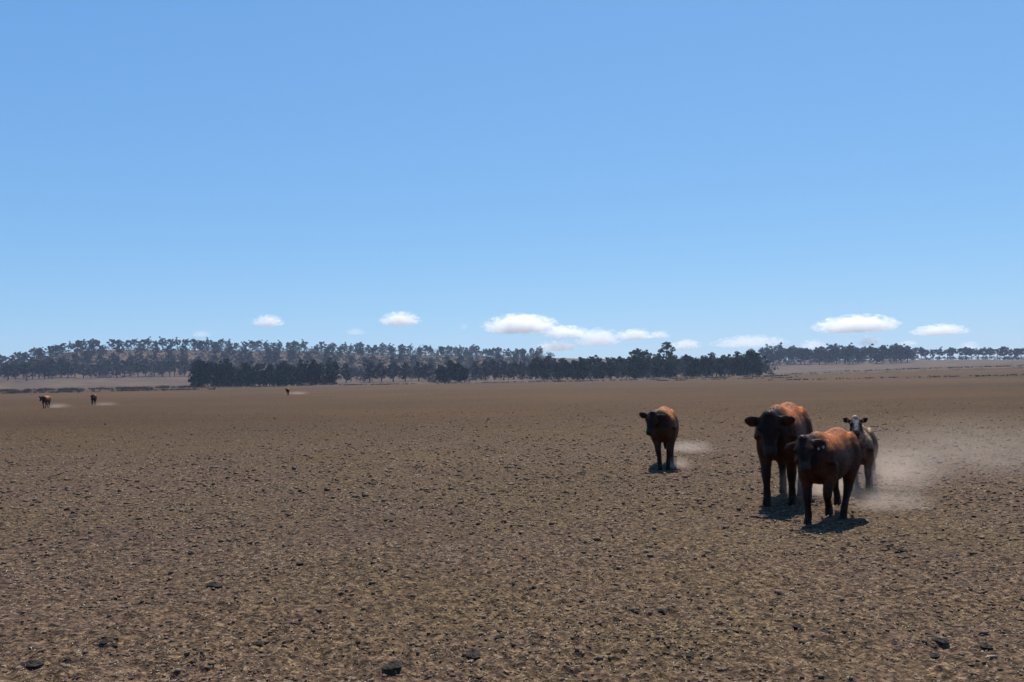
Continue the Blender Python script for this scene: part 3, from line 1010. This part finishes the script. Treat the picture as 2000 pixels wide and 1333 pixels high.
def build_woodland():
    rng = np.random.RandomState(77)
    cs, rs = [], []
    for (a, b, r0, r1, n, hh) in ((-60, 1080, 690, 950, 1600, 8), (380, 1080, 930, 1005, 380, 7), (1060, 1500, 500, 800, 300, 8), (1480, 1790, 840, 1010, 420, 9), (1770, 2080, 960, 1020, 110, 3.0), (380, 660, 425, 455, 90, 4.0), (665, 1070, 480, 660, 330, 6.0), (1060, 1500, 452, 490, 170, 4.5), (840, 920, 430, 445, 22, 3.0)):
        for _ in range(n):
            p = at_px(rng.uniform(a, b), rng.uniform(r0, r1))
            for k in range(3):
                cs.append(np.array([p.x + rng.randn() * 1.6, p.y + rng.randn() * 1.6, p.z + rng.uniform(.15, 1) * hh]))
                rs.append(rng.uniform(1.0, 2.4))
    v, f = leaf_quads(cs, rs, 18, .5, rng, .8)
    o = mesh_obj('hillside_scrub', np_mesh('hillside_scrub', v, f), M_LEAF['grey'])
    tag(o, 'low grey scrub and saplings filling the wooded slopes', 'scrub', kind='stuff')
build_woodland()

# ------------------------------------------------------------------ weed strips along the far edge of the paddock
def weed_strip(name, label, spec, mat, seed, size):
    rng = np.random.RandomState(seed)
    cs, rs = [], []
    for (a, b, r, jr, n, hh) in spec:
        for _ in range(n):
            px = rng.uniform(a, b)
            if pnoise(np.array([px / 26.0]), np.array([r * .37]), seed)[0] + .8 * pnoise(np.array([px / 6.0]), np.array([r * .61]), seed)[0] + .2 * rng.randn() < -0.03: continue
            hk = hh * rng.uniform(.35, 1.1)
            p = at_px(px, r + rng.uniform(-jr, jr))
            cs.append(np.array([p.x, p.y, p.z + hk * rng.uniform(.1, .5)]))
            rs.append(rng.uniform(.5, 1.0) * hk)
    v, f = leaf_quads(cs, rs, 9, size, rng, .5)
    o = mesh_obj(name, np_mesh(name, v, f), mat)
    tag(o, label, 'weeds', kind='stuff')
weed_strip('dead_weeds', 'dark broken strips of dead weeds along the far paddock edge', [
    (-60, 400, 395, 18, 3600, 1.45), (-60, 420, 320, 8, 1000, .75), (-60, 300, 355, 10, 900, .7), (380, 720, 385, 6, 700, .65), (660, 1100, 380, 8, 900, .7), (1080, 1560, 360, 6, 1000, .8),
    (1280, 1560, 320, 4, 300, .6), (1500, 2060, 275, 6, 460, .45), (1500, 2060, 430, 8, 700, .8), (1650, 2060, 520, 14, 260, .6)], M_WEED, 5, .16)
weed_strip('pale_grass', 'pale tufts of dry grass in strips beyond the paddock', [
    (-60, 420, 370, 8, 200, .4), (380, 1100, 395, 8, 520, .5), (1080, 1600, 395, 10, 420, .45), (1500, 2060, 385, 20, 520, .4), (650, 760, 430, 12, 160, .7)], M_PALEWEED, 8, .13)

# ------------------------------------------------------------------ dust raised by the hooves
def ball_mesh():
    mb = MB(); mb.ball((0, 0, 0), 1.0, 24, 14)
    return mb.mesh('puff')
def puff(name, label, center, radii, density, seed, rz=0.0, sharp=1.5, ns=2.2, color=(.80, .68, .58)):
    o = mesh_obj(name, ball_mesh(), volume_material(name, color, density, ns, seed, 0.35, sharp))
    o.location = center
    o.scale = radii
    o.rotation_euler = (0, 0, rz)
    tag(o, label, 'dust', kind='stuff')
def gp(px, py, h=0.0):
    g = ground_at(px, py)
    return (g.x, g.y, h)
puff('dust_cloud', 'thick dust drifting behind the heels of the pied calf', gp(1735, 958, .22), (1.05, .8, .48), 1.9, 1)
puff('dust_cloud', 'low dust swirling between the legs of the front calf and cow', gp(1600, 968, .12), (.62, .6, .36), 5.0, 2)
puff('dust_cloud', 'low dust puff trailing the front calf across the ground', gp(1735, 1000, .05), (.72, .5, .26), 2.2, 3)
puff('dust_cloud', 'broad thin veil of dust blown away to the side of cattle', gp(1905, 925, .3), (3.8, 2.6, .75), .18, 4, .2, 1.2, 3)
puff('dust_cloud', 'thin streak of dust behind the heels of the lone calf', gp(1345, 884, .08), (.75, .8, .24), 1.7, 5)
puff('dust_cloud', 'small dust puff at the forefeet of the lone calf', gp(1327, 914, .06), (.34, .3, .18), 3.2, 6)
puff('dust_cloud', 'faint dust wisp beside the far calf that is angled aside', gp(112, 796, .1), (1.5, 1.5, .45), .45, 7)
puff('dust_cloud', 'faint dust wisp beside the far forward-facing calf', gp(205, 792, .1), (1.6, 1.5, .4), .4, 8)
puff('dust_cloud', 'faint dust wisp beside the farthest calf', gp(580, 771, .2), (2.6, 2.6, .5), .28, 9)

# ------------------------------------------------------------------ clouds, far off and high
def cloud(px0, px1, py0, py1, seed, dist=15000.0, label='', dens=.010, thresh=.22, sharp=5.0):
    cx, cy = (px0 + px1) / 2, (py0 + py1) / 2
    d = ray(cx, cy)
    p = Vector((0, 0, CAM_H)) + d * dist
    rx = (px1 - px0) / 2 / F_PX * dist * 1.18
    rz = (py1 - py0) / 2 / F_PX * dist * 1.55
    o = mesh_obj('cumulus_cloud', ball_mesh(), volume_material('cloud', (1, 1, 1), dens, 3.0, seed, 0.2, sharp, thresh, True, (rx / rz * .5, 1.6, 1.0)))
    o.location = p
    o.scale = (rx, rx * .5, rz)
    o.rotation_euler = (0, 0, math.atan2(d.y, d.x) - math.pi / 2)
    tag(o, label, 'cloud', 'small white clouds low over the horizon')
cl = [(497, 552, 617, 636, 'small oval white cloud alone above the left hill crest', {}),
      (743, 820, 611, 634, 'white loaf-shaped cloud alone over the middle of the hill', {}),
      (945, 1090, 616, 648, 'largest white cloud, humped at its right end', {}),
      (1060, 1150, 638, 658, 'flat white cloud just right of and below the largest', {}),
      (1120, 1215, 644, 672, 'faint flat cloud lying under the middle of the cloud chain', dict(dens=.006)),
      (1205, 1275, 644, 662, 'small puffy cloud in the chain near the umbrella tree', {}),
      (1268, 1308, 647, 660, 'tiny cloud at the right end of the chain', {}),
      (1045, 1130, 667, 684, 'white cloud peeping over the ridge trees', dict(dens=.008)),
      (1312, 1368, 664, 680, 'small flat cloud beside the umbrella tree crown', dict(dens=.008)),
      (1394, 1532, 657, 676, 'long lens-shaped thin cloud above the end of the belt', dict(dens=.003)),
      (1600, 1745, 619, 645, 'long white cloud with a hump at its left end', {}),
      (1790, 1880, 636, 652, 'flat narrow white cloud at the right of the long humped one', {}),
      (1678, 1716, 658, 673, 'tiny white puff under the long humped cloud', {}),
      (1564, 1612, 665, 680, 'tiny faint puff above the far wood', dict(dens=.006)),
      (1755, 1790, 666, 674, 'thin faint streak of cloud above the far wood', dict(dens=.006)),
      (1875, 1910, 668, 682, 'tiny faint puff above the sparse far row of trees', dict(dens=.006)),
      (1930, 1985, 681, 692, 'flat white cloud sinking behind the sparse far trees', {}),
      (376, 412, 647, 657, 'very faint tiny cloud wisp above the dark grove', dict(dens=.004)),
      (676, 714, 641, 653, 'very faint tiny cloud wisp above the hill crest', dict(dens=.003)),
      (898, 914, 633, 642, 'tiniest faint cloud speck beside the largest cloud', dict(dens=.004))]
for i, (a, b, c, d, lab, kw) in enumerate(cl):
    cloud(a, b, c, d, i + 1.3, label=lab, **kw)

# ------------------------------------------------------------------ hazy air
def haze():
    x0, x1, y0, y1, z0, z1 = -1700, 1700, -60, 1500, -3, 75
    v = [(x, y, z) for z in (z0, z1) for y in (y0, y1) for x in (x0, x1)]
    f = [(0, 2, 3, 1), (4, 5, 7, 6), (0, 1, 5, 4), (2, 6, 7, 3), (0, 4, 6, 2), (1, 3, 7, 5)]
    me = bpy.data.meshes.new('haze')
    me.from_pydata(v, [], f)
    m = bpy.data.materials.new('haze')
    m.use_nodes = True
    n, l = m.node_tree.nodes, m.node_tree.links
    n.remove(n['Principled BSDF'])
    pv = n.new('ShaderNodeVolumePrincipled')
    pv.inputs['Color'].default_value = (.55, .72, 1.0, 1)
    pv.inputs['Density'].default_value = 0.00014
    pv.inputs['Anisotropy'].default_value = 0.2
    l.new(pv.outputs[0], n['Material Output'].inputs['Volume'])
    o = mesh_obj('haze', me, m)
    tag(o, 'pale blue haze hanging over the paddock and hills', 'haze', kind='stuff')
haze()
